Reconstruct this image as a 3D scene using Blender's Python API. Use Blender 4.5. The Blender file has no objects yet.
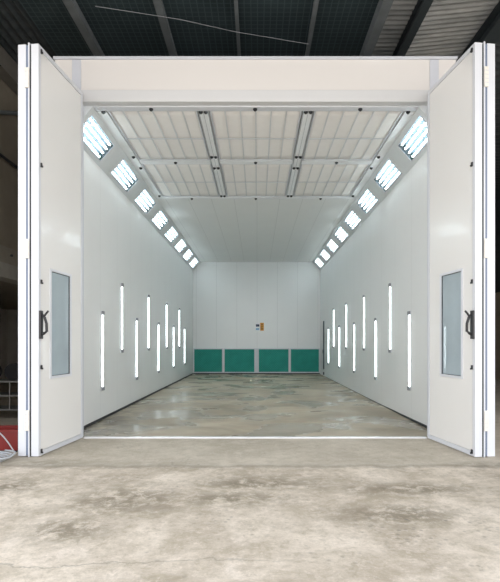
import bpy, bmesh, math, random
from mathutils import Vector, Matrix
random.seed(7)
S = bpy.context.scene
COL = S.collection
PI = math.pi

# ------------------------------------------------------------------ node helpers
def new_mat(name):
    m = bpy.data.materials.new(name); m.use_nodes = True
    nt = m.node_tree
    return m, nt, nt.nodes['Principled BSDF']

def N(nt, typ, ins=None, **kw):
    n = nt.nodes.new(typ)
    for k, v in kw.items(): setattr(n, k, v)
    if ins:
        for k, v in ins.items():
            s = n.inputs[k]
            if isinstance(v, bpy.types.NodeSocket): nt.links.new(v, s)
            else: s.default_value = v
    return n

def math_(nt, op, a, b=None, c=None, clamp=False):
    n = nt.nodes.new('ShaderNodeMath'); n.operation = op; n.use_clamp = clamp
    for i, v in enumerate((a, b, c)):
        if v is None: continue
        if isinstance(v, bpy.types.NodeSocket): nt.links.new(v, n.inputs[i])
        else: n.inputs[i].default_value = v
    return n.outputs[0]

def mixc(nt, fac, a, b, blend='MIX'):
    n = nt.nodes.new('ShaderNodeMix'); n.data_type = 'RGBA'; n.blend_type = blend
    for s, v in ((n.inputs[0], fac), (n.inputs[6], a), (n.inputs[7], b)):
        if isinstance(v, bpy.types.NodeSocket): nt.links.new(v, s)
        else: s.default_value = v if not isinstance(v, tuple) or len(v) == 4 else (*v, 1)
    return n.outputs[2]

def ramp(nt, fac, p0, p1):
    n = nt.nodes.new('ShaderNodeMapRange'); n.clamp = True
    nt.links.new(fac, n.inputs[0]); n.inputs[1].default_value = p0; n.inputs[2].default_value = p1
    return n.outputs[0]

def noise(nt, vec, scale, detail=4, rough=0.55, dist=0.0):
    n = N(nt, 'ShaderNodeTexNoise', {'Vector': vec, 'Scale': scale, 'Detail': detail, 'Roughness': rough, 'Distortion': dist})
    return n.outputs[0]

def plain(name, col, rough=0.5, metal=0.0, spec=0.5, var=0.06, scale=6.0):
    """painted / plastic / metal surface with a little procedural variation"""
    m, nt, b = new_mat(name)
    g = N(nt, 'ShaderNodeTexCoord').outputs['Object']
    f = noise(nt, g, scale, 4)
    c = mixc(nt, f, tuple(x*(1-var) for x in col), tuple(min(1, x*(1+var)) for x in col))
    nt.links.new(c, b.inputs['Base Color'])
    b.inputs['Roughness'].default_value = rough
    b.inputs['Metallic'].default_value = metal
    b.inputs['Specular IOR Level'].default_value = spec
    return m

def emis(name, col, strength):
    m, nt, b = new_mat(name)
    b.inputs['Base Color'].default_value = (.9, .9, .9, 1)
    b.inputs['Emission Color'].default_value = (*col, 1)
    b.inputs['Emission Strength'].default_value = strength
    return m

def pane(name, refl=0.08, tint=(1, 1, 1), rough=0.02):
    m = bpy.data.materials.new(name); m.use_nodes = True
    nt = m.node_tree; nt.nodes.clear()
    out = nt.nodes.new('ShaderNodeOutputMaterial')
    t = N(nt, 'ShaderNodeBsdfTransparent', {'Color': (*tint, 1)})
    g = N(nt, 'ShaderNodeBsdfGlossy', {'Roughness': rough})
    fr = N(nt, 'ShaderNodeFresnel', {'IOR': 1.5}).outputs[0]
    f = math_(nt, 'MULTIPLY', fr, refl)
    mx = N(nt, 'ShaderNodeMixShader', {0: f, 1: t.outputs[0], 2: g.outputs[0]})
    nt.links.new(mx.outputs[0], out.inputs[0])
    return m

def panel_mat(name, axis, pitch, col, rough=0.3, off=0.0, seam=0.012, dark=0.72, coat=0.0):
    """sandwich-panel wall: flat sheet with thin joint lines every `pitch` metres along one axis"""
    m, nt, b = new_mat(name)
    g = N(nt, 'ShaderNodeTexCoord').outputs['Object']
    xyz = N(nt, 'ShaderNodeSeparateXYZ', {0: g})
    v = math_(nt, 'ADD', xyz.outputs[axis], off)
    fr = math_(nt, 'FRACT', math_(nt, 'DIVIDE', v, pitch))
    d = math_(nt, 'ABSOLUTE', math_(nt, 'SUBTRACT', fr, 0.5))
    line = math_(nt, 'LESS_THAN', d, seam/pitch)
    # faint rolled ribs inside each sheet
    rib = math_(nt, 'SINE', math_(nt, 'MULTIPLY', v, 2*PI/0.19))
    nz = noise(nt, g, 1.3, 3)
    c0 = mixc(nt, nz, tuple(x*.97 for x in col), tuple(min(1, x*1.02) for x in col))
    c = mixc(nt, line, c0, tuple(x*dark for x in col))
    nt.links.new(c, b.inputs['Base Color'])
    b.inputs['Roughness'].default_value = rough
    b.inputs['Coat Weight'].default_value = coat
    b.inputs['Coat Roughness'].default_value = 0.05
    bump = N(nt, 'ShaderNodeBump', {'Strength': 0.03, 'Distance': 0.01, 'Height': math_(nt, 'ADD', rib, math_(nt, 'MULTIPLY', nz, 1.0))})
    nt.links.new(bump.outputs[0], b.inputs['Normal'])
    return m

M = {}
WHITE = (0.80, 0.795, 0.77)
M['wall_y'] = panel_mat('wall_panel_side', 1, 1.15, (0.82, 0.83, 0.825), 0.5, 0.2, 0.006, .86, 0.25)
M['wall_x'] = panel_mat('wall_panel_back', 0, 0.95, (0.82, 0.83, 0.825), 0.3, 0.47, 0.008, .82, 0.15)
M['ceil'] = panel_mat('ceiling_panel', 0, 0.6, (0.82, 0.83, 0.825), 0.6, 0.3, 0.008, .84)
M['chamfer'] = plain('chamfer_sheet', (0.72, 0.76, 0.78), 0.45)
M['fascia'] = plain('fascia_sheet', (0.72, 0.695, 0.67), 0.4, var=.02, scale=.8)
M['alu'] = plain('white_aluminium', (0.67, 0.69, 0.73), 0.34, var=.02)
M['alu_grey'] = plain('grey_aluminium', (0.58, 0.60, 0.65), 0.35, var=.03)
M['hinge'] = plain('cream_plastic', (0.78, 0.75, 0.69), 0.5, var=.02)
M['rail'] = plain('head_rail_paint', (0.64, 0.645, 0.65), 0.4, var=.02)
M['leaf'] = plain('door_sheet', (0.83, 0.822, 0.805), 0.22, var=.012, scale=1.2)
M['leaf'].node_tree.nodes['Principled BSDF'].inputs['Coat Weight'].default_value = .3
M['slot'] = plain('slot_blue_grey', (0.16, 0.20, 0.29), 0.35)
M['rubber'] = plain('black_rubber', (0.02, 0.022, 0.026), 0.6)
M['black'] = plain('black_plastic', (0.018, 0.018, 0.02), 0.35)
M['seal'] = plain('dark_seal', (0.07, 0.09, 0.11), 0.5)
M['steel'] = plain('bright_steel', (0.88, 0.88, 0.90), 0.22, 0.35, var=.05, scale=30)
M['cap'] = plain('grey_cap', (0.26, 0.27, 0.29), 0.5)
M['tube'] = emis('lamp_tube', (0.82, 0.96, 1.0), 17.5)
M['walltube'] = emis('wall_lamp_tube', (0.85, 0.97, 1.0), 6.0)
M['reflector'] = plain('reflector', (0.13, 0.18, 0.21), 0.6, 0.0, spec=.1)
M['clear'] = pane('clear_glass', 0.6)
M['glass'] = pane('door_glass', 2.6, (0.62, 0.74, 0.80))
def haze(m, col, fac):
    nt = m.node_tree; out = [n for n in nt.nodes if n.type == 'OUTPUT_MATERIAL'][0]
    src = out.inputs[0].links[0].from_socket
    g = N(nt, 'ShaderNodeTexCoord').outputs['Object']
    f = math_(nt, 'MULTIPLY', ramp(nt, noise(nt, g, 1.2, 4), .2, .9), .25)
    f = math_(nt, 'ADD', f, fac-.1)
    d = N(nt, 'ShaderNodeBsdfDiffuse', {'Color': (*col, 1)})
    mx = N(nt, 'ShaderNodeMixShader', {0: f, 1: src, 2: d.outputs[0]})
    nt.links.new(mx.outputs[0], out.inputs[0])
haze(M['glass'], (0.58, 0.68, 0.73), .55)
M['cloth'] = plain('filter_cloth', (0.92, 0.90, 0.88), 0.95, spec=.1, var=.04, scale=5)
M['wire'] = plain('filter_wire', (0.70, 0.71, 0.72), 0.5)
M['grid'] = plain('grid_bar', (0.84, 0.865, 0.88), 0.6)
M['groove'] = plain('groove_grey', (0.50, 0.53, 0.56), 0.6)
M['concrete_wall'] = plain('raw_concrete', (0.26, 0.225, 0.175), 0.9, var=.25, scale=2.5)
M['concrete_lip'] = plain('pale_concrete', (0.36, 0.34, 0.30), 0.9, var=.2, scale=5)
M['recess_wall'] = plain('grey_render', (0.58, 0.55, 0.51), 0.9, var=.15, scale=1.5)
M['brown_wall'] = plain('brown_render', (0.40, 0.34, 0.26), 0.9, var=.2, scale=1.5)
M['darkbeam'] = plain('dark_steel_beam', (0.035, 0.045, 0.05), 0.6, var=.3)
M['greybeam'] = plain('grey_steel_beam', (0.17, 0.19, 0.20), 0.5, var=.4, scale=3)
M['red'] = plain('red_paint', (0.18, 0.012, 0.01), 0.4)
M['cable'] = plain('grey_cable', (0.42, 0.44, 0.46), 0.5)
M['rack'] = plain('rack_steel', (0.22, 0.22, 0.21), 0.5, .3)
M['orange'] = plain('orange_sticker', (0.72, 0.30, 0.01), 0.4, var=.02)
M['sticker_white'] = plain('white_sticker', (0.80, 0.80, 0.82), 0.4, var=.02)
M['navy'] = plain('navy_print', (0.02, 0.025, 0.08), 0.4, var=.02)
M['skyprint'] = plain('blue_print', (0.22, 0.42, 0.62), 0.4, var=.02)
M['brownprint'] = plain('brown_print', (0.20, 0.09, 0.01), 0.4, var=.02)

# green filter pads
def green_filter():
    m, nt, b = new_mat('green_filter_pad')
    g = N(nt, 'ShaderNodeTexCoord').outputs['Object']
    xyz = N(nt, 'ShaderNodeSeparateXYZ', {0: g})
    wx = math_(nt, 'SINE', math_(nt, 'MULTIPLY', xyz.outputs[0], 2*PI/0.11))
    wz = math_(nt, 'SINE', math_(nt, 'MULTIPLY', xyz.outputs[2], 2*PI/0.11))
    h = math_(nt, 'MULTIPLY', wx, wz)
    f = math_(nt, 'ADD', math_(nt, 'MULTIPLY', h, .25), noise(nt, g, 3, 5))
    c = mixc(nt, f, (0.015, 0.21, 0.175), (0.035, 0.37, 0.30))
    nt.links.new(c, b.inputs['Base Color']); b.inputs['Roughness'].default_value = .85
    return m
M['green'] = green_filter()

# dark insulated roof with a wire mesh pattern
def mesh_roof():
    m, nt, b = new_mat('dark_mesh_roof')
    g = N(nt, 'ShaderNodeTexCoord').outputs['Object']
    xyz = N(nt, 'ShaderNodeSeparateXYZ', {0: g})
    ls = []
    for ax in (0, 1):
        fr = math_(nt, 'FRACT', math_(nt, 'DIVIDE', xyz.outputs[ax], 0.11))
        ls.append(math_(nt, 'LESS_THAN', fr, 0.16))
    line = math_(nt, 'MAXIMUM', ls[0], ls[1])
    c = mixc(nt, noise(nt, g, 1.5, 6), (0.008, 0.016, 0.020), (0.05, 0.075, 0.083))
    c = mixc(nt, math_(nt, 'MULTIPLY', line, .38), c, (0.12, 0.17, 0.19))
    nt.links.new(c, b.inputs['Base Color']); b.inputs['Roughness'].default_value = .6
    return m
M['mesh_roof'] = mesh_roof()

def sheet_roof(name, a, bcol):
    m, nt, b = new_mat(name)
    g = N(nt, 'ShaderNodeTexCoord').outputs['Object']
    mp = N(nt, 'ShaderNodeMapping', {0: g, 'Scale': (1.0, 3.0, 1)}).outputs[0]
    f = ramp(nt, noise(nt, mp, 1.4, 7, .65), .3, .7)
    c = mixc(nt, f, a, bcol)
    nt.links.new(c, b.inputs['Base Color']); b.inputs['Roughness'].default_value = .55
    return m
M['sheet_light'] = sheet_roof('weathered_sheet', (0.26, 0.275, 0.28), (0.56, 0.57, 0.57))
M['sheet_dark'] = sheet_roof('dark_sheet', (0.03, 0.04, 0.045), (0.07, 0.08, 0.085))

# concrete floors -------------------------------------------------------------
def yard_concrete():
    m, nt, b = new_mat('rough_concrete')
    g = N(nt, 'ShaderNodeTexCoord').outputs['Object']
    xyz = N(nt, 'ShaderNodeSeparateXYZ', {0: g})
    big = noise(nt, g, 0.75, 9, .68, .2)
    mid = noise(nt, g, 2.6, 9, .74, .3)
    fine = noise(nt, g, 38, 5, .7)
    c = mixc(nt, ramp(nt, big, .40, .60), (0.46, 0.39, 0.305), (0.74, 0.65, 0.54))
    c = mixc(nt, math_(nt, 'MULTIPLY', ramp(nt, mid, .50, .60), .45), c, (0.36, 0.30, 0.21))
    c = mixc(nt, math_(nt, 'MULTIPLY', ramp(nt, mid, .45, .36), .6), c, (0.82, 0.725, 0.62))
    sm = noise(nt, g, 9.0, 10, .8, .2)
    c = mixc(nt, math_(nt, 'MULTIPLY', ramp(nt, sm, .52, .60), .40), c, (0.33, 0.28, 0.20))
    c = mixc(nt, math_(nt, 'MULTIPLY', ramp(nt, sm, .46, .40), .40), c, (0.82, 0.73, 0.63))
    # damp brownish blotches where the photograph has them
    def blob(x, y, rx, ry):
        d = N(nt, 'ShaderNodeMapping', {0: g, 'Location': (-x/rx, -y/ry, 0), 'Scale': (1/rx, 1/ry, 1)}).outputs[0]
        l = N(nt, 'ShaderNodeVectorMath', {0: d}, operation='LENGTH').outputs[1]
        return ramp(nt, l, 1.15, .25)
    bl = None
    for a in ((-1.25, 4.75, .75, .6), (-1.5, 4.0, .45, .35), (0.0, 5.3, .9, .35), (1.25, 4.35, .75, .35), (-.3, 4.8, .7, .3), (-2.6, 5.2, .5, .35), (1.6, 5.1, .9, .28), (-2.55, 6.2, .7, .25), (2.75, 6.1, .5, .2)):
        k = blob(*a); bl = k if bl is None else math_(nt, 'MAXIMUM', bl, k)
    bn = ramp(nt, noise(nt, g, 5.0, 10, .78, .3), .42, .54)
    c = mixc(nt, math_(nt, 'MULTIPLY', math_(nt, 'MULTIPLY', bl, bn), .8), c, (0.20, 0.165, 0.11))
    # greyer strip of newer screed in front of the threshold, worn joint line, meandering crack
    wob = math_(nt, 'MULTIPLY', math_(nt, 'SUBTRACT', noise(nt, g, 2.2, 6, .6), .5), .38)
    yy = math_(nt, 'ADD', xyz.outputs[1], wob)
    strip = ramp(nt, yy, 6.0, 6.12)
    c = mixc(nt, math_(nt, 'MULTIPLY', strip, .5), c, (0.46, 0.42, 0.34))
    jd = math_(nt, 'ABSOLUTE', math_(nt, 'SUBTRACT', yy, 6.04))
    c = mixc(nt, math_(nt, 'MULTIPLY', ramp(nt, jd, .10, .0), .55), c, (0.24, 0.215, 0.175))
    cd = math_(nt, 'ABSOLUTE', math_(nt, 'SUBTRACT', math_(nt, 'ADD', yy, math_(nt, 'MULTIPLY', xyz.outputs[0], -.06)), 3.45))
    c = mixc(nt, math_(nt, 'MULTIPLY', math_(nt, 'MULTIPLY', ramp(nt, cd, .014, .0), ramp(nt, xyz.outputs[0], .4, -.3)), .6), c, (0.24, 0.22, 0.18))
    # pits and pebbles
    vo = N(nt, 'ShaderNodeTexVoronoi', {'Vector': g, 'Scale': 13.0, 'Randomness': 1.0}).outputs[0]
    pit = math_(nt, 'MULTIPLY', ramp(nt, vo, .30, .12), math_(nt, 'MAXIMUM', blob(1.35, 4.1, .8, .6), math_(nt, 'MULTIPLY', ramp(nt, noise(nt, g, 1.6, 3), .52, .62), .6)))
    c = mixc(nt, math_(nt, 'MULTIPLY', pit, .7), c, (0.20, 0.185, 0.16))
    c = mixc(nt, math_(nt, 'MULTIPLY', ramp(nt, fine, .4, .75), .30), c, (0.30, 0.275, 0.22))
    nt.links.new(c, b.inputs['Base Color'])
    b.inputs['Roughness'].default_value = .85
    b.inputs['Specular IOR Level'].default_value = .3
    h = math_(nt, 'ADD', math_(nt, 'MULTIPLY', mid, .7), math_(nt, 'MULTIPLY', fine, .15))
    bump = N(nt, 'ShaderNodeBump', {'Strength': 0.6, 'Distance': 0.03, 'Height': h})
    nt.links.new(bump.outputs[0], b.inputs['Normal'])
    return m
M['yard'] = yard_concrete()

def booth_concrete():
    m, nt, b = new_mat('wet_screed')
    g = N(nt, 'ShaderNodeTexCoord').outputs['Object']
    xyz = N(nt, 'ShaderNodeSeparateXYZ', {0: g})
    st = N(nt, 'ShaderNodeMapping', {0: g, 'Scale': (.6, .75, 1)}).outputs[0]
    big = noise(nt, st, 1.0, 6, .6, .6)
    mid = noise(nt, g, 2.8, 7, .65, .4)
    c = mixc(nt, ramp(nt, big, .36, .64), (0.30, 0.255, 0.18), (0.56, 0.49, 0.37))
    c = mixc(nt, math_(nt, 'MULTIPLY', ramp(nt, mid, .50, .68), .55), c, (0.42, 0.31, 0.23))
    # soot along the left wall and dark damp patches
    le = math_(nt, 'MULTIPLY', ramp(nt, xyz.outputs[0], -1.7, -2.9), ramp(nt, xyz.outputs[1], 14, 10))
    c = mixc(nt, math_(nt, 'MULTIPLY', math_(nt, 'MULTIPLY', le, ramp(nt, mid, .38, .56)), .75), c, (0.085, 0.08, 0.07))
    puddle = ramp(nt, noise(nt, st, 1.25, 4, .5, .5), .47, .56)
    c = mixc(nt, math_(nt, 'MULTIPLY', puddle, .30), c, (0.24, 0.225, 0.18))
    nt.links.new(c, b.inputs['Base Color'])
    r = N(nt, 'ShaderNodeMapRange', {0: puddle, 3: .5, 4: .22}).outputs[0]
    nt.links.new(r, b.inputs['Roughness'])
    b.inputs['Specular IOR Level'].default_value = .35
    bump = N(nt, 'ShaderNodeBump', {'Strength': 0.10, 'Distance': 0.01, 'Height': mid})
    nt.links.new(bump.outputs[0], b.inputs['Normal'])
    return m
M['screed'] = booth_concrete()

# ------------------------------------------------------------------ mesh helpers
def B(): return bmesh.new()
def box(bm, x0, x1, y0, y1, z0, z1, bev=0.0):
    x0, x1 = sorted((x0, x1)); y0, y1 = sorted((y0, y1)); z0, z1 = sorted((z0, z1))
    v = [bm.verts.new((x, y, z)) for x in (x0, x1) for y in (y0, y1) for z in (z0, z1)]
    fs = [(0, 1, 3, 2), (4, 6, 7, 5), (0, 4, 5, 1), (2, 3, 7, 6), (0, 2, 6, 4), (1, 5, 7, 3)]
    ff = [bm.faces.new([v[i] for i in f]) for f in fs]
    if bev > 0:
        es = list({e for f in ff for e in f.edges})
        bmesh.ops.bevel(bm, geom=es, offset=bev, segments=2, affect='EDGES', profile=.5)
    return bm
def plate(bm, xs, ys, holes, fn, z0, z1):
    """slab over the grid xs*ys without the cells in holes, one connected mesh"""
    vs = {}
    def V(i, j, k):
        if (i, j, k) not in vs: vs[i, j, k] = bm.verts.new(fn(xs[i], ys[j], (z0, z1)[k]))
        return vs[i, j, k]
    nx, ny = len(xs)-1, len(ys)-1
    solid = lambda i, j: 0 <= i < nx and 0 <= j < ny and (i, j) not in holes
    for i in range(nx):
        for j in range(ny):
            if not solid(i, j): continue
            for k in (0, 1): bm.faces.new([V(i, j, k), V(i+1, j, k), V(i+1, j+1, k), V(i, j+1, k)])
            for (di, dj), (a, b) in (((-1, 0), ((i, j), (i, j+1))), ((1, 0), ((i+1, j), (i+1, j+1))), ((0, -1), ((i, j), (i+1, j))), ((0, 1), ((i, j+1), (i+1, j+1)))):
                if not solid(i+di, j+dj): bm.faces.new([V(*a, 0), V(*b, 0), V(*b, 1), V(*a, 1)])
    bmesh.ops.recalc_face_normals(bm, faces=bm.faces)
def ring(bm, x0, x1, z0, z1, w, h, y0, y1, axis='y'):
    """rectangular frame in the xz plane (axis y) or xy plane (axis z)"""
    fn = (lambda a, b, c: (a, c, b)) if axis == 'y' else (lambda a, b, c: (a, b, c))
    plate(bm, [x0, x0+w, x1-w, x1], [z0, z0+h, z1-h, z1], {(1, 1)}, fn, y0, y1)
def prism(bm, pts, fn, a, b):
    """extrude the 2D outline pts between a and b; fn(p, q, t) -> xyz"""
    A = [bm.verts.new(fn(p, q, a)) for p, q in pts]
    C = [bm.verts.new(fn(p, q, b)) for p, q in pts]
    n = len(pts)
    bm.faces.new(A); bm.faces.new(C[::-1])
    for i in range(n): bm.faces.new((A[i], C[i], C[(i+1) % n], A[(i+1) % n]))
    bmesh.ops.recalc_face_normals(bm, faces=bm.faces)
def cyl(bm, p, q, r, seg=12, r2=None):
    p, q = Vector(p), Vector(q); d = q - p
    rot = d.to_track_quat('Z', 'Y').to_matrix().to_4x4()
    bmesh.ops.create_cone(bm, cap_ends=True, segments=seg, radius1=r, radius2=r if r2 is None else r2, depth=d.length,
                          matrix=Matrix.Translation((p+q)/2) @ rot)
def tubepath(bm, pts, r, seg=8):
    rings = []
    P = [Vector(p) for p in pts]
    for i, p in enumerate(P):
        d = (P[min(i+1, len(P)-1)] - P[max(i-1, 0)]).normalized()
        up = Vector((0, 0, 1)) if abs(d.z) < .9 else Vector((1, 0, 0))
        a = d.cross(up).normalized(); b = d.cross(a)
        rings.append([bm.verts.new(p + r*(math.cos(t*2*PI/seg)*a + math.sin(t*2*PI/seg)*b)) for t in range(seg)])
    for i in range(len(rings)-1):
        for k in range(seg):
            bm.faces.new((rings[i][k], rings[i+1][k], rings[i+1][(k+1) % seg], rings[i][(k+1) % seg]))
    bm.faces.new(rings[0]); bm.faces.new(rings[-1][::-1])
    bmesh.ops.recalc_face_normals(bm, faces=bm.faces)

def obj(name, bm, mat, parent=None, smooth=False, label=None):
    me = bpy.data.meshes.new(name)
    bmesh.ops.recalc_face_normals(bm, faces=bm.faces)
    bm.to_mesh(me); bm.free(); me.materials.append(mat)
    if smooth:
        for p in me.polygons: p.use_smooth = True
    o = bpy.data.objects.new(name, me); COL.objects.link(o)
    if parent: o.parent = parent
    if label: o['label'] = label
    return o
def thing(name, label, cat, loc=(0, 0, 0), rz=0.0, group=None, kind=None):
    o = bpy.data.objects.new(name, None); COL.objects.link(o)
    o.empty_display_size = .1
    o.location = loc; o.rotation_euler = (0, 0, rz)
    return tag(o, label, cat, group, kind)
def tag(o, label, cat, group=None, kind=None):
    o['label'] = label; o['category'] = cat
    if group: o['group'] = group
    if kind: o['kind'] = kind
    return o
def struct(name, bm, mat, label, cat, parent=None):
    o = obj(name, bm, mat, parent)
    return tag(o, label, cat, kind='structure')
def copy_tree(o, parent=None):
    c = o.copy(); COL.objects.link(c)
    if parent: c.parent = parent
    for ch in list(o.children): copy_tree(ch, c)
    return c

ORD = ['nearest the entrance', 'second from the entrance', 'third from the entrance', 'fourth from the entrance', 'fifth from the entrance',
       'sixth from the entrance', 'seventh from the entrance', 'farthest in, next to the back wall']

# ------------------------------------------------------------------ dimensions
XL, XR = -3.00, 2.96          # inner faces of the booth walls
YF, YB = 7.85, 23.44          # front frame, inner back wall
ZC = 5.25                     # booth ceiling
CH = 4.83                     # foot of the chamfer
CW = 0.38                     # chamfer width
OT = 5.97                     # outer top
T = 0.16

# ------------------------------------------------------------------ setting: the spray booth
bm = B(); plate(bm, [-14, XL-T, XR+T, 16], [-18, YF-.10, YB+T, 30], {(1, 1)}, lambda x, y, z: (x, y, z), -.12, 0)
struct('floor', bm, M['yard'], 'stained pale concrete yard floor in front of the booth', 'floor')
bm = B(); box(bm, XL-T, XR+T, YF-.10, YB+T, -.12, 0)
struct('floor_booth', bm, M['screed'], 'damp glossy grey concrete floor inside the booth', 'floor')
bm = B(); box(bm, XL-T, XL, YF+.12, YB+T, 0, OT-.1)
struct('wall_left', bm, M['wall_y'], 'long white panel wall on the left inside the booth', 'wall')
bm = B(); box(bm, XR, XR+T, YF+.12, YB+T, 0, OT-.1)
struct('wall_right', bm, M['wall_y'], 'long white panel wall on the right inside the booth', 'wall')
bm = B(); box(bm, XL, XR, YB, YB+T, 0, OT-.1)
struct('wall_back', bm, M['wall_x'], 'white panel back wall above the green filters', 'wall')
FY0, FY1 = YF+.12, 13.1
bm = B(); box(bm, XL, XR, FY1, YB, ZC, ZC+.1); box(bm, XL, XR, FY0, FY1, ZC+.16, ZC+.24)
struct('ceiling', bm, M['ceil'], 'plain white ceiling of the deep rear half of the booth', 'ceiling')
bm = B(); box(bm, XL-T, XR+T, YF+.12, YB+T, OT-.1, OT)
struct('ceiling_roof_deck', bm, M['alu'], 'white outer roof deck of the booth', 'ceiling')

# front frame: posts, header fascia
HX0, HX1 = -3.17, 3.12
bm = B(); box(bm, HX0, HX1, YF, YF+.10, 5.44, 5.93)
struct('wall_header', bm, M['fascia'], 'cream fascia panel above the booth opening', 'wall')
bm = B(); box(bm, HX0-.02, HX1+.02, YF-.03, YF+.12, 5.93, 5.972, .004)
struct('trim_1', bm, M['alu_grey'], 'thin grey capping rail along the top of the fascia', 'trim')
bm = B(); box(bm, -2.76, 2.71, YF-.02, YF+.119, 5.265, 5.45, .006)
struct('trim_2', bm, M['rail'], 'white head rail across the top of the booth opening', 'trim')
bm = B(); box(bm, -2.90, -2.76, YF-.015, YF+.12, 0, 5.925, .004)
struct('trim_3', bm, M['alu_grey'], 'left jamb of the booth opening behind the open doors', 'trim')
bm = B(); box(bm, 2.71, 2.85, YF-.015, YF+.12, 0, 5.925, .004)
struct('trim_4', bm, M['alu_grey'], 'right jamb of the booth opening behind the open doors', 'trim')
bm = B(); box(bm, HX0, -2.905, YF, YF+.10, 0, 5.43)
struct('wall_front_left', bm, M['fascia'], 'cream front wall strip left of the opening', 'wall')
bm = B(); box(bm, 2.855, HX1, YF, YF+.10, 0, 5.43)
struct('wall_front_right', bm, M['fascia'], 'cream front wall strip right of the opening', 'wall')
# threshold: steel angle across the opening
bm = B(); box(bm, -2.69, 2.63, YF-.10, YF-.02, 0, .022, .004); box(bm, -2.69, 2.63, YF-.02, YF+.04, 0, .012)
struct('trim_5', bm, M['steel'], 'bright steel threshold strip across the booth entrance', 'trim')
# skirting gaps
bm = B(); box(bm, XL, XL+.015, YF+.13, YB-.02, 0, .045)
struct('baseboard_left', bm, M['rubber'], 'thin black gap strip at the foot of the left booth wall', 'baseboard')
bm = B(); prism(bm, [(YF+.13, 0), (21.9, 0), (21.9, .008), (12.2, .012), (YF+.13, .05)], lambda p, q, t: (t, p, q), XR-.014, XR)
struct('baseboard_right', bm, M['rubber'], 'thin black gap strip at the foot of the right booth wall', 'baseboard')
bm = B(); box(bm, XL+.02, XR-.02, YB-.03, YB, 0, .05)
struct('baseboard_back', bm, M['rubber'], 'thin black strip under the green filters', 'baseboard')

# ------------------------------------------------------------------ chamfers with recessed lamps
LX = [8.10 + 1.945*k for k in range(8)]       # near end of each lamp recess
LEN = 1.28
sl = math.hypot(CW, ZC-CH)                    # slant width
q0, q1 = .082, sl-.09                          # recess across the slant
def make_chamfer(side, name, label):
    xw = XL if side < 0 else XR
    d = 1 if side < 0 else -1
    ux, uz = d*CW/sl, (ZC-CH)/sl              # along the slant, from the wall up to the ceiling
    nx, nz = -d*uz, d*ux*0 + CW/sl             # outwards (away from the room)
    nx = -d*(ZC-CH)/sl
    def P(q, y, n): return (xw + ux*q + nx*n, y, CH + uz*q + nz*n)
    bm = B()
    def slab(qa, qb, ya, yb, t=.012):
        v = [bm.verts.new(P(q, y, n)) for q in (qa, qb) for y in (ya, yb) for n in (0, t)]
        for f in [(0, 1, 3, 2), (4, 6, 7, 5), (0, 4, 5, 1), (2, 3, 7, 6), (0, 2, 6, 4), (1, 5, 7, 3)]: bm.faces.new([v[i] for i in f])
    ys = [FY0] + [v for y in LX for v in (y, y+LEN)] + [YB-.001]
    plate(bm, [0, q0, q1, sl], ys, {(1, k) for k in range(1, 17, 2)}, P, 0, .012)
    x0, x1 = xw, xw + d*CW
    prism(bm, [(x0, CH+.02), (x1, ZC+.02), (x1, OT-.12), (x0, OT-.12)], lambda p, q, t: (p, t, q), FY0+.001, FY0+.02)
    # folded edges along wall and ceiling
    struct(name, bm, M['chamfer'], label, 'trim')
    return P
PLs = make_chamfer(-1, 'trim_6', 'slanted grey-white cove between left wall and ceiling')
PRs = make_chamfer(1, 'trim_7', 'slanted grey-white cove between right wall and ceiling')

def slab_local(bm, P, qa, qb, ya, yb, na, nb):
    v = [bm.verts.new(P(q, y, n)) for q in (qa, qb) for y in (ya, yb) for n in (na, nb)]
    for f in [(0, 1, 3, 2), (4, 6, 7, 5), (0, 4, 5, 1), (2, 3, 7, 6), (0, 2, 6, 4), (1, 5, 7, 3)]: bm.faces.new([v[i] for i in f])
def make_ceiling_light(side, P, sidename):
    y0 = LX[0]; org = Vector(P((q0+q1)/2, y0, 0))
    def L(q, y, n): return tuple(Vector(P(q, y0+y, n)) - org)
    t = thing('ceiling_light', 'x', 'ceiling light', org, 0, 'lamps in the %s ceiling cove' % sidename)
    D = .09
    e = .004
    bm = B()   # recessed tray
    v = {}
    for qi, q in enumerate((q0+e, q1-e)):
        for yi, y in enumerate((e, LEN-e)):
            for ni, n in enumerate((0, D)): v[qi, yi, ni] = bm.verts.new(L(q, y, n))
    for f in (((0,0,1),(1,0,1),(1,1,1),(0,1,1)), ((0,0,0),(0,0,1),(0,1,1),(0,1,0)), ((1,0,0),(1,1,0),(1,1,1),(1,0,1)), ((0,0,0),(1,0,0),(1,0,1),(0,0,1)), ((0,1,0),(0,1,1),(1,1,1),(1,1,0))):
        bm.faces.new([v[k] for k in f])
    obj('housing', bm, M['reflector'], t)
    bm = B()   # slim frame on the cove
    plate(bm, [q0-.014, q0+.010, q1-.010, q1+.014], [-.014, .010, LEN-.010, LEN+.014], {(1, 1)}, L, -.008, -.001)
    obj('frame', bm, M['alu'], t)
    for k in range(4):
        q = q0 + (q1-q0)*(k+.5)/4
        bm = B(); cyl(bm, L(q, .07, .035), L(q, LEN-.07, .035), .018, 10)
        tb = obj('lamp_tube', bm, M['tube'], t, True)
        for ya, yb in ((.010, .068), (LEN-.068, LEN-.010)):
            bm = B(); cyl(bm, L(q, ya, .035), L(q, yb, .035), .024, 10)
            obj('lamp_holder', bm, M['black'], t, label='black lamp holder')
    bm = B(); slab_local(bm, L, q0+.014, q1-.014, .014, LEN-.014, .004, .006)
    obj('glass_cover', bm, M['clear'], t)
    return t
for side, P, sn in ((-1, PLs, 'left'), (1, PRs, 'right')):
    proto = make_ceiling_light(side, P, sn)
    for k in range(8):
        o = proto if k == 0 else copy_tree(proto)
        o.location.y = LX[k]
        o['label'] = 'glowing four-tube lamp in the %s ceiling cove, %s' % (sn, ORD[k])

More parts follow.
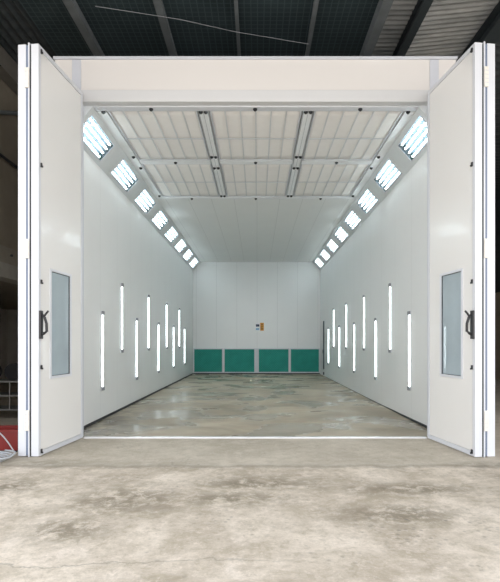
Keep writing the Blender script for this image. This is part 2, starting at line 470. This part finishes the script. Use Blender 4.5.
# ------------------------------------------------------------------ ceiling filter grid
COLX = [(-2.44, -.97), (-.78, .74), (.93, 2.40)]
ROWY = [(8.12, 10.36), (10.56, 12.94)]
ZG = ZC
def knob(parent, x, y, z=ZG):
    bm = B(); cyl(bm, (0, 0, 0), (0, 0, -.018), .034, 12); cyl(bm, (0, 0, -.018), (0, 0, -.034), .02, 10)
    o = obj('knob', bm, M['rubber'], parent, label='small black fixing knob')
    o.location = (x, y, z); return o
gb = []
def bar(n, x0, x1, y0, y1, label, knobs, groove=False):
    bm = B(); box(bm, x0, x1, y0, y1, ZG, ZG+.05, .003)
    o = struct('trim_%d' % n, bm, M['grid'], label, 'trim')
    if groove:
        for xx in (x0+.008, (x0+x1)/2, x1-.008):
            bm = B(); box(bm, xx-.004, xx+.004, y0+.02, y1-.02, ZG-.004, ZG)
            obj('joint_strip', bm, M['groove'], o)
    for x, y in knobs: knob(o, x, y)
dkn = [y for y in (8.14, 10.12, 10.76, 12.82)]
bar(8, -.955, -.795, FY0+.17, 12.95, 'grey metal bar between left and middle ceiling filters', [(x, y) for y in dkn for x in (-.915, -.835)], True)
bar(9, .755, .915, FY0+.17, 12.95, 'grey metal bar between middle and right ceiling filters', [(x, y) for y in dkn for x in (.795, .875)], True)
bar(10, -2.62, -2.455, FY0+.17, 12.95, 'grey metal edge bar beside the left ceiling filters', [(-2.50, y) for y in dkn])
bar(11, 2.415, 2.58, FY0+.17, 12.95, 'grey metal edge bar beside the right ceiling filters', [(2.46, y) for y in dkn])
mids = [-1.70, -.03, 1.66]
def crossbar(n, y0, y1, yk, label):
    bm = B(); box(bm, XL+CW, XR-CW, y0, y1, ZG-.006, ZG+.05, .003)
    o = struct('trim_%d' % n, bm, M['alu'] if n != 13 else M['grid'], label, 'trim')
    for x in mids: knob(o, x, yk, ZG-.006)
crossbar(12, FY0, FY0+.14, FY0+.06, 'white crossbar of the ceiling grid just inside the entrance')
# middle crossbar is split by the long bars
for n, (a, b_), x, w in ((13, COLX[0], mids[0], 'left'), (14, COLX[1], mids[1], 'middle'), (15, COLX[2], mids[2], 'right')):
    bm = B(); box(bm, a, b_, 10.37, 10.55, ZG, ZG+.05, .003)
    o = struct('trim_%d' % n, bm, M['grid'], 'short grey crossbar between the two %s ceiling filters' % w, 'trim')
    knob(o, x, 10.44)
bm = B(); box(bm, XL+CW, XR-CW, 12.96, 13.10, ZG-.004, ZG+.05, .003)
o = struct('trim_16', bm, M['grid'], 'rear crossbar where the ceiling filters end', 'trim')
for x in mids: knob(o, x, 13.05, ZG-.004)

def make_filter(c, r, label):
    x0, x1 = COLX[c]; y0, y1 = ROWY[r]
    cx, cy = (x0+x1)/2, (y0+y1)/2; w, h = (x1-x0)/2-.006, (y1-y0)/2-.006
    t = thing('ceiling_filter', label, 'ceiling filter', (cx, cy, ZG+.01), 0, 'cloth filter panels in the ceiling')
    # gently pillowed cloth
    bm = B(); nx, ny = 28, 10
    grid = [[bm.verts.new((-w+.02+(2*w-.04)*i/nx, -h+.02+(2*h-.04)*j/ny,
             .020 - .005*abs(math.sin(PI*6*i/nx)) + .003*math.sin(j*2.1+i*.7+c+r))) for j in range(ny+1)] for i in range(nx+1)]
    for i in range(nx):
        for j in range(ny): bm.faces.new((grid[i][j], grid[i+1][j], grid[i+1][j+1], grid[i][j+1]))
    ext = bmesh.ops.extrude_face_region(bm, geom=list(bm.faces))
    for v in ext['geom']:
        if isinstance(v, bmesh.types.BMVert): v.co.z += .03
    obj('filter_cloth', bm, M['cloth'], t, True)
    bm = B(); e = .022
    ring(bm, -w, w, -h, h, e, e, 0, .03, 'z')
    obj('frame', bm, M['alu'], t)
    for k in range(1, 6):
        x = -w + 2*w*k/6
        bm = B(); box(bm, x-.012, x+.012, -h+e, h-e, .0, .012)
        obj('rib', bm, M['wire'], t)
    for y in (0,):
        bm = B(); box(bm, -w+e, w-e, y-.014, y+.014, -.008, -.001); obj('cross_rib', bm, M['alu'], t)
    return t
for c, cn in enumerate(('left', 'middle', 'right')):
    for r, rn in enumerate(('front row by the entrance', 'rear row, deeper in the booth')):
        make_filter(c, r, 'cream cloth ceiling filter with thin ribs, %s column, %s' % (cn, rn))

# ------------------------------------------------------------------ wall lamps
def make_wall_light(side):
    d = 1 if side < 0 else -1
    t = thing('wall_light', 'x', 'wall light', (XL if side < 0 else XR, 0, 0), 0)
    bm = B(); box(bm, .0, d*.012, -.06, .06, -.08, 1.46, .003); obj('backplate', bm, M['alu'], t)
    bm = B(); pts = [(math.cos(a)*.032, .010+math.sin(a)*.022) for a in [PI*i/10 for i in range(11)]]
    prism(bm, pts, lambda p, q, z: (d*q, p, z), .0, 1.38); obj('lamp_tube', bm, M['walltube'], t)
    for z0, z1 in ((-.075, -.004), (1.384, 1.455)):
        bm = B(); box(bm, d*.012, d*.048, -.048, .048, z0, z1, .006); obj('end_cap', bm, M['cap'], t, label='grey end cap')
    return t
low = [9.66, 12.40, 15.14, 17.88, 20.6]; up = [11.05, 13.75, 16.5, 19.2]
oL = ['nearest the entrance', 'second from the entrance', 'third from the entrance', 'fourth from the entrance', 'fifth and deepest in']
oU = ['nearest the entrance', 'second from the entrance', 'third from the entrance', 'fourth and deepest in']
for side, sn in ((-1, 'left'), (1, 'right')):
    proto = make_wall_light(side); first = True
    for row, ys, z, oo in (('lower', low, .64, oL), ('upper', up, 1.34, oU)):
        for k, y in enumerate(ys):
            o = proto if first else copy_tree(proto); first = False
            o.location.y = y; o.location.z = z
            o['label'] = 'vertical glowing tube on the %s wall, %s row, %s' % (sn, row, oo[k])
            o['group'] = 'vertical tube lamps on the %s wall' % sn

# ------------------------------------------------------------------ back wall: green exhaust filters
GX = [(-2.97, -1.60), (-1.55, -.09), (.05, 1.505), (1.55, 2.93)]
gl = ['leftmost', 'second from the left', 'third from the left', 'rightmost']
for (x0, x1), w in zip(GX, gl):
    cx = (x0+x1)/2; hw = (x1-x0)/2-.002
    t = thing('exhaust_filter', 'green mesh exhaust filter, %s of four at the back wall' % w, 'exhaust filter', (cx, YB-.06, .052), 0, 'green exhaust filters')
    bm = B(); box(bm, -hw+.034, hw-.034, .012, .05, .05, 1.11); obj('filter_pad', bm, M['green'], t)
    bm = B(); ring(bm, -hw, hw, 0, 1.16, .034, .05, 0, .055)
    obj('frame', bm, M['alu'], t)
# divider posts between frames
bm = B(); box(bm, -.087, .047, YB-.05, YB, .052, 1.20)
struct('trim_17', bm, M['alu'], 'white post between the two middle green filters', 'trim')

# stickers on the back wall
t = thing('warning_sign', 'small orange warning sign stuck on the back wall', 'sign', (.235, YB-.004, 2.03))
bm = B(); box(bm, -.085, .085, 0, .004, 0, .37); obj('sheet', bm, M['orange'], t)
bm = B()
prism(bm, [(-.05, .27), (.05, .27), (0, .34)], lambda p, q, y: (p, y, q), -.002, 0)
obj('warning_triangle', bm, M['brownprint'], t)
for a in ((-.06, .06, .20, .225), (-.06, .03, .15, .17), (-.05, .06, .06, .11)):
    bm = B(); box(bm, a[0], a[1], -.002, 0, a[2], a[3]); obj('print', bm, M['brownprint'], t)
t = thing('wall_notice', 'small white notice with a navy block beside the orange sign', 'sign', (.03, YB-.004, 2.03))
bm = B(); box(bm, -.10, .095, 0, .004, -.01, .34); obj('sheet', bm, M['sticker_white'], t)
bm = B(); box(bm, -.08, .08, -.002, 0, .19, .30); obj('print', bm, M['navy'], t, label='navy block')
bm = B(); box(bm, -.08, .07, -.002, 0, .03, .12); obj('print', bm, M['skyprint'], t, label='blue block')

# personnel door at the far end of the right wall
d5 = thing('door_5', 'white flush service door at the far end of the right wall', 'door', (XR, 22.0, 0), 0, kind='structure')
bm = B(); box(bm, -.02, 0, .05, .95, .06, 2.36, .003); obj('door_leaf', bm, M['wall_y'], d5)
bm = B(); box(bm, -.05, 0, -.03, .045, .30, 2.42, .004); obj('edge_seal', bm, M['seal'], d5); bm = B(); box(bm, -.05, 0, -.03, .045, .06, .18, .004); obj('edge_seal', bm, M['seal'], d5, label='dark grey vertical edge seal')
bm = B(); box(bm, -.06, -.02, .10, .14, 1.0, 1.16, .004); obj('door_handle', bm, M['black'], d5)

# ------------------------------------------------------------------ folding doors
LW, LT, LZ0, LZ1 = 1.30, .10, .012, 5.38
def leaf_common(t, s, t0, t1, win=False):
    """s=+1: thickness grows towards local +y (left doors); s=-1 mirrored. t0 face is the one seen from the opening"""
    e = .055
    Y = lambda v: s*v
    bm = B(); ring(bm, 0, LW, LZ0, LZ1, e, .06, Y(t0), Y(t1))
    obj('frame', bm, M['alu'], t)
    a, b_ = t0+.007, t1-.007
    x0, x1, z0, z1 = e+.004, LW-e-.004, LZ0+.064, LZ1-.064
    bm = B()
    if not win: box(bm, x0, x1, Y(a), Y(b_), z0, z1)
    else:
        wx0, wx1, wz0, wz1 = .295, .91, 1.0, 2.50
        plate(bm, [x0, wx0, wx1, x1], [z0, wz0, wz1, z1], {(1, 1)}, lambda p, q, r: (p, r, q), Y(a), Y(b_))
    obj('door_panel', bm, M['leaf'], t)
    bm = B(); box(bm, e+.0005, e+.0035, Y(t0+.001), Y(t0+.006), z0, z1); obj('seam_strip', bm, M['cap'], t)
    if win:
        bm = B(); f0, f1 = t0-.006, t0+.05
        r = .034
        ring(bm, wx0, wx1, wz0, wz1, r, r, Y(f0), Y(f1))
        w = obj('window_frame', bm, M['alu'], t)
        g = .008; bm = B()
        ring(bm, wx0+r, wx1-r, wz0+r, wz1-r, g, .005, Y(f0+.014), Y(f1))
        obj('gasket', bm, M['rubber'], w)
        bm = B(); box(bm, wx0+r+g, wx1-r-g, Y(t0+.020), Y(t0+.026), wz0+r+.005, wz1-r-.005)
        obj('window_pane', bm, M['glass'], w)
def make_pair(s, near, far, n0, sn):
    ang = math.atan2(far[1]-near[1], far[0]-near[0])
    Y = lambda v: s*v
    A = thing('door_%d' % n0, 'tall white folding door leaf with window and black handle, %s of the opening' % sn, 'door', (near[0], near[1], 0), ang, 'open folding booth doors', 'structure')
    leaf_common(A, s, 0, LT, True)
    # thin silver fin on the outer side of the leaf edge and dark gasket
    bm = B(); box(bm, -.004, .05, Y(.123), Y(.143), LZ0-.010, LZ1+.02, .003); obj('edge_fin', bm, M['alu'], A)
    bm = B(); box(bm, .004, .06, Y(.101), Y(.122), LZ0, LZ1-.01); obj('gasket', bm, M['rubber'], A, label='dark rubber gasket')
    # black latches along the meeting edge
    for z in (.07, 1.17, 2.29, 3.82, 5.31):
        bm = B(); box(bm, .045, .075, Y(-.016), Y(0), z-.028, z+.028, .003); box(bm, .052, .068, Y(-.03), Y(-.016), z-.03, z-.008, .002)
        obj('latch', bm, M['black'], A, label='small black latch')
    # handle: back bar, D grip and lever
    bm = B(); box(bm, .002, .066, Y(-.030), Y(0), 1.54, 1.91, .006)
    h = obj('handle_plate', bm, M['black'], A, label='black handle plate')
    bm = B()
    tubepath(bm, [(.035, Y(-.015), 1.59), (.035, Y(-.060), 1.615), (.035, Y(-.092), 1.64), (.035, Y(-.090), 1.74), (.035, Y(-.064), 1.82), (.035, Y(-.04), 1.845), (.035, Y(-.015), 1.86)], .018)
    obj('door_handle', bm, M['black'], h)
    bm = B(); tubepath(bm, [(.035, Y(-.062), 1.84), (.035, Y(-.088), 1.875), (.035, Y(-.115), 1.905)], .014)
    obj('latch_lever', bm, M['black'], h)
    Bq = thing('door_%d' % (n0+1), 'plain outer leaf folded back behind the %s door with the window' % sn, 'door', (near[0], near[1], 0), ang, 'open folding booth doors', 'structure')
    leaf_common(Bq, s, .173, .280, False)
    bm = B(); box(bm, .004, .07, Y(.145), Y(.172), LZ0+.01, LZ1-.01); obj('edge_channel', bm, M['slot'], Bq, label='blue-grey recessed channel')
    for z0, z1 in ((.345, .61), (2.59, 2.84), (4.81, 5.07)):
        bm = B(); box(bm, -.020, .003, Y(.124), Y(.182), z0, z1, .004)
        hz = obj('hinge', bm, M['hinge'], Bq, label='cream-white hinge')
        for i in range(1, 5):
            zz = z0+(z1-z0)*i/5
            bm = B(); box(bm, -.0225, -.0205, Y(.130), Y(.176), zz-.004, zz+.004)
            obj('hinge_knuckle', bm, M['alu_grey'], hz)
make_pair(1, (-2.84, 6.50), (-2.712, 7.80), 1, 'left')
make_pair(-1, (2.82, 6.47), (2.645, 7.765), 3, 'right')

# ------------------------------------------------------------------ the surrounding shed
ZR = 7.0
RY0, RY1 = 1.0, 27.0
def corrug(bm, x0, x1, y0, y1, z, pitch, amp, along):
    """corrugated sheet with thickness; along='x' ribs run along x"""
    if along == 'x': a0, a1, fn = y0, y1, lambda a, c, zz: (c, a, zz)
    else: a0, a1, fn = x0, x1, lambda a, c, zz: (a, c, zz)
    c0, c1 = (x0, x1) if along == 'x' else (y0, y1)
    n = int((a1-a0)/pitch*6)
    rows = []
    for i in range(n+1):
        a = a0+(a1-a0)*i/n; dz = amp*math.sin(2*PI*(a-a0)/pitch)
        rows.append([bm.verts.new(fn(a, c, z(c)+dz+k)) for c, k in ((c0, 0), (c1, 0), (c1, .012), (c0, .012))])
    for i in range(n):
        for k in range(4):
            bm.faces.new((rows[i][k], rows[i+1][k], rows[i+1][(k+1) % 4], rows[i][(k+1) % 4]))
    bm.faces.new(rows[0]); bm.faces.new(rows[-1][::-1])
bm = B(); box(bm, -3.86, 2.05, RY0, RY1, ZR+.02, ZR+.06)
struct('ceiling_shed', bm, M['mesh_roof'], 'dark shed roof lined with fine wire mesh', 'roof')
bm = B(); corrug(bm, 2.06, 2.62, 5, 18, lambda c: ZR+.06, .13, .010, 'x'); corrug(bm, 2.66, 4.3, 5, 18, lambda c: ZR+.02+.10*(c-2.66), .13, .012, 'x')
struct('ceiling_shed_right', bm, M['sheet_light'], 'weathered grey corrugated roof sheets at upper right', 'roof')
bm = B(); box(bm, 2.06, 9.7, 18.01, RY1, ZR+.2, ZR+.24); corrug(bm, 4.32, 9.7, 5, 18, lambda c: ZR+.1, .25, .03, 'x'); box(bm, 2.06, 9.7, RY0, 4.99, ZR+.2, ZR+.24)
struct('ceiling_shed_far_right', bm, M['sheet_dark'], 'dark corrugated roof sheets at the far right', 'roof')
bm = B(); corrug(bm, -5.2, -3.87, RY0, RY1, lambda c: ZR+.05, .16, .022, 'y')
struct('ceiling_shed_left', bm, M['sheet_dark'], 'dark ribbed roof sheets at upper left', 'roof')
bm = B(); box(bm, -5.3, 9.9, RY0, RY1+.2, ZR+.42, ZR+.5)  # unseen cover over the sheets, added to block sky light through their gaps
struct('ceiling_shed_light_cover', bm, M['darkbeam'], 'unseen dark cover added above the shed sheets to block sky light', 'roof')
# purlins that run with the booth
def beam(x0, x1, z0, z1, label, mat, kind='i', y0=2.0, y1=26.0):
    cx, cz = (x0+x1)/2, z1
    w, h = (x1-x0)/2, z1-z0
    t = B(); f = .014
    if kind == 'i':
        box(t, -w, w, y0, y1, -h, -h+f); box(t, -w, w, y0, y1, -f, 0); box(t, -.008, .008, y0, y1, -h+f, -f)
    elif kind == 'c':
        box(t, -w, w, y0, y1, -h, -h+f); box(t, -w, -w+f, y0, y1, -h+f, 0); box(t, w-f, w, y0, y1, -h+f, 0)
    o = obj('roof_beam', t, mat); o.location = (cx, 0, cz)
    tag(o, label, 'roof beam', 'shed roof beams running front to back')
G, Dk = M['greybeam'], M['darkbeam']
beam(-3.08, -2.93, 6.90, 7.02, 'grey steel roof beam above the left end of the fascia', G, 'c')
beam(-1.66, -1.53, 6.93, 7.02, 'thin grey roof beam, second from the left above the fascia', G, 'c')
beam(-.37, -.31, 6.95, 7.02, 'slim roof beam nearest the middle of the fascia', G, 'c')
beam(.92, .99, 6.94, 7.02, 'slim dark roof beam right of the middle of the fascia', G, 'c')
beam(1.97, 2.13, 6.82, 7.02, 'heavy grey roof beam where the mesh lining ends', G, 'c')
beam(2.60, 2.74, 6.80, 7.01, 'dark roof beam crossing in front of the pale corrugated sheets', Dk, 'i')
beam(3.98, 4.25, 6.80, 7.10, 'dark roof beam at the far upper right corner', Dk, 'i')
beam(-4.98, -4.74, 6.62, 6.99, 'pale brown eave beam against the left shed wall', plain('eave_beam', (0.16, 0.15, 0.13), .8, var=.2), 'c', 5.0, 24)

# rod and wire under the roof
def wire(pts, r, label, name='ceiling_cable', mat=None):
    bm = B(); tubepath(bm, pts, r, 6); tag(obj(name, bm, mat or M['cap']), label, 'cable')
wire([(-2.62, 8.1, 6.94), (-1.3, 8.4, 6.92), (-.39, 8.75, 6.93), (.95, 9.1, 6.92)], .005, 'thin wire slung under the mesh-lined shed roof')

# left shed wall with ledge and open recess below
LX0 = -5.0
bm = B(); box(bm, LX0-.2, LX0, 6, 26, 3.36, ZR+.02)
struct('wall_shed_left', bm, M['concrete_wall'], 'dark brown concrete shed wall at the left edge', 'wall')
bm = B(); box(bm, LX0-.2, LX0+.10, 6, 26, 3.02, 3.36); 
struct('trim_18', bm, plain('ledge_concrete', (.30, .27, .22), .9, var=.2), 'brown concrete ledge along the left shed wall', 'trim')
bm = B(); box(bm, LX0-.2, LX0+.16, 6, 26, 2.74, 3.02)
struct('trim_19', bm, M['concrete_lip'], 'paler concrete lip under the ledge', 'trim')
t = B(); cyl(t, (LX0+.06, 7.0, 5.12), (LX0+.06, 22, 5.02), .028, 8)
tag(obj('wall_pipe', t, M['rubber']), 'dark pipe running along the left shed wall', 'pipe')
t = B(); cyl(t, (LX0+.05, 9.0, 5.65), (LX0+.05, 11.2, 6.60), .04, 8)
tag(obj('wall_brace', t, M['greybeam']), 'slanting steel brace below the left eave beam', 'brace')
t = B(); cyl(t, (LX0+.10, 9.95, 3.22), (LX0+.13, 9.95, 3.22), .025, 10)
tag(obj('ledge_bolt', t, M['rubber']), 'dark bolt in the brown concrete ledge', 'bolt')
bm = B(); box(bm, -10.2, -10, 6, 26, 0, 2.9)
struct('wall_recess', bm, M['recess_wall'], 'dim wall at the back of the left recess', 'wall')
bm = B(); box(bm, -10, LX0-.2, 6, 26, 2.80, 2.9)
struct('ceiling_recess', bm, M['concrete_wall'], 'dim ceiling of the left recess', 'ceiling')
bm = B(); box(bm, -10.2, LX0-.2, 20, 20.15, 0, 2.8); 
struct('wall_recess_end', bm, M['recess_wall'], 'dim end wall of the left recess', 'wall')
bm = B(); box(bm, -10.2, LX0-.2, 5.8, 5.98, 0, 2.9); 
struct('wall_recess_near', bm, M['brown_wall'], 'near end wall of the left recess', 'wall')

# right and rear shed walls
bm = B(); box(bm, 9.7, 9.9, 6, 27, 0, 3.5)
struct('wall_shed_right', bm, M['brown_wall'], 'brown rendered shed wall at the right edge', 'wall')
bm = B(); box(bm, 9.7, 9.9, 6, 27, 3.5, ZR+.25)
struct('wall_shed_right_upper', bm, M['sheet_dark'], 'dark sheet cladding above the brown right shed wall', 'wall')
bm = B(); box(bm, -5.2, 9.9, 27, 27.2, 0, ZR+.25)
struct('wall_shed_back', bm, M['brown_wall'], 'brown shed wall behind the booth', 'wall')

# ------------------------------------------------------------------ clutter at the left edge
t = thing('storage_rack', 'grey steel rack standing in the dim recess left of the doors', 'rack', (-5.05, 9.9, 0))
for sx in (-.55, .55):
    for sy in (-.25, .25):
        bm = B(); box(bm, sx-.02, sx+.02, sy-.02, sy+.02, 0, .719); obj('post', bm, M['rack'], t)
for z in (.18, .45, .72):
    bm = B(); box(bm, -.57, .57, -.27, .27, z, z+.03); obj('shelf', bm, M['rack'], t)
for x in (-.28, 0, .28):
    bm = B(); cyl(bm, (x, -.26, .18), (x, -.26, .72), .012, 8); obj('guard_bar', bm, M['rack'], t)
def reel(x, y, z, label):
    t = thing('cable_reel', label, 'cable reel', (x, y, z), 0, 'black reels on the storage rack')
    for yy in (-.09, .07):
        bm = B(); cyl(bm, (0, yy, .16), (0, yy+.02, .16), .16, 20); obj('flange', bm, M['black'], t)
    bm = B(); cyl(bm, (0, -.07, .16), (0, .07, .16), .10, 16); obj('drum', bm, M['rubber'], t)
reel(-4.80, 9.9, .755, 'black reel on the top shelf of the rack, right end')
reel(-5.25, 9.9, .755, 'black reel on the top shelf of the rack, left end')
t = thing('toolbox', 'open-topped red metal box on the floor beside the left door', 'box', (-3.55, 6.95, 0), .1)
bm = B(); box(bm, -.28, .28, -.18, .18, .03, .05)
for a in ((-.28, .28, -.18, -.165), (-.28, .28, .165, .18), (-.28, -.265, -.165, .165), (.265, .28, -.165, .165)): box(bm, *a, .05, .28)
obj('body', bm, M['red'], t)
bm = B(); box(bm, -.30, .30, -.20, -.165, .28, .31); box(bm, -.30, .30, .165, .20, .28, .31); box(bm, -.30, -.265, -.165, .165, .28, .31); box(bm, .265, .30, -.165, .165, .28, .31)
obj('rim', bm, M['red'], t)
for sx in (-.24, .24):
    for sy in (-.14, .14):
        bm = B(); cyl(bm, (sx, sy, 0), (sx, sy, .03), .025, 10); obj('foot', bm, M['rubber'], t)
bm = B(); pts = []
for i in range(110):
    a = i*2*PI/26; r = .20+.006*i/4
    pts.append((-3.42+r*math.cos(a), 6.28+r*.75*math.sin(a), .014+.018*(i//26) + .003*math.sin(i*.9)))
tubepath(bm, pts, .012, 8)
tag(obj('hose_coil', bm, M['cable'], None, True), 'loosely coiled grey hose on the floor by the red box', 'hose')
bm = B(); pts = []
for i in range(40):
    f = i/39
    pts.append((-3.80+.58*f, 6.66 + .02*math.sin(f*9), .016 + .36*math.sin(PI*min(1, f*1.0))**1.2*(1-f*.2)))
tubepath(bm, pts, .009, 8)
tag(obj('loose_cable', bm, M['cable'], None, True), 'grey cable arching in front of the red box', 'cable')

# ------------------------------------------------------------------ light
w = bpy.data.worlds.new('World'); S.world = w; w.use_nodes = True
nt = w.node_tree; bg = nt.nodes['Background']
g = N(nt, 'ShaderNodeTexCoord').outputs['Generated']
z = N(nt, 'ShaderNodeSeparateXYZ', {0: g}).outputs[2]
c = mixc(nt, ramp(nt, z, 0.0, .8), (1.0, .965, .94), (.84, .90, 1.0))
nt.links.new(c, bg.inputs[0]); bg.inputs[1].default_value = 3.0

# ------------------------------------------------------------------ camera
cam = bpy.data.cameras.new('camera'); co = bpy.data.objects.new('camera', cam); COL.objects.link(co)
co.location = (0, 0, 1.5); co.rotation_euler = (PI/2, 0, 0)
cam.sensor_fit = 'HORIZONTAL'; cam.sensor_width = 36; cam.lens = 36
cam.shift_x = -7/500; cam.shift_y = 51/500
cam.clip_start = .05; cam.clip_end = 200
S.camera = co
S.view_settings.view_transform = 'Standard'; S.view_settings.look = 'None'
S.view_settings.exposure = 0.0; S.view_settings.gamma = 1; S.view_settings.use_curve_mapping = False
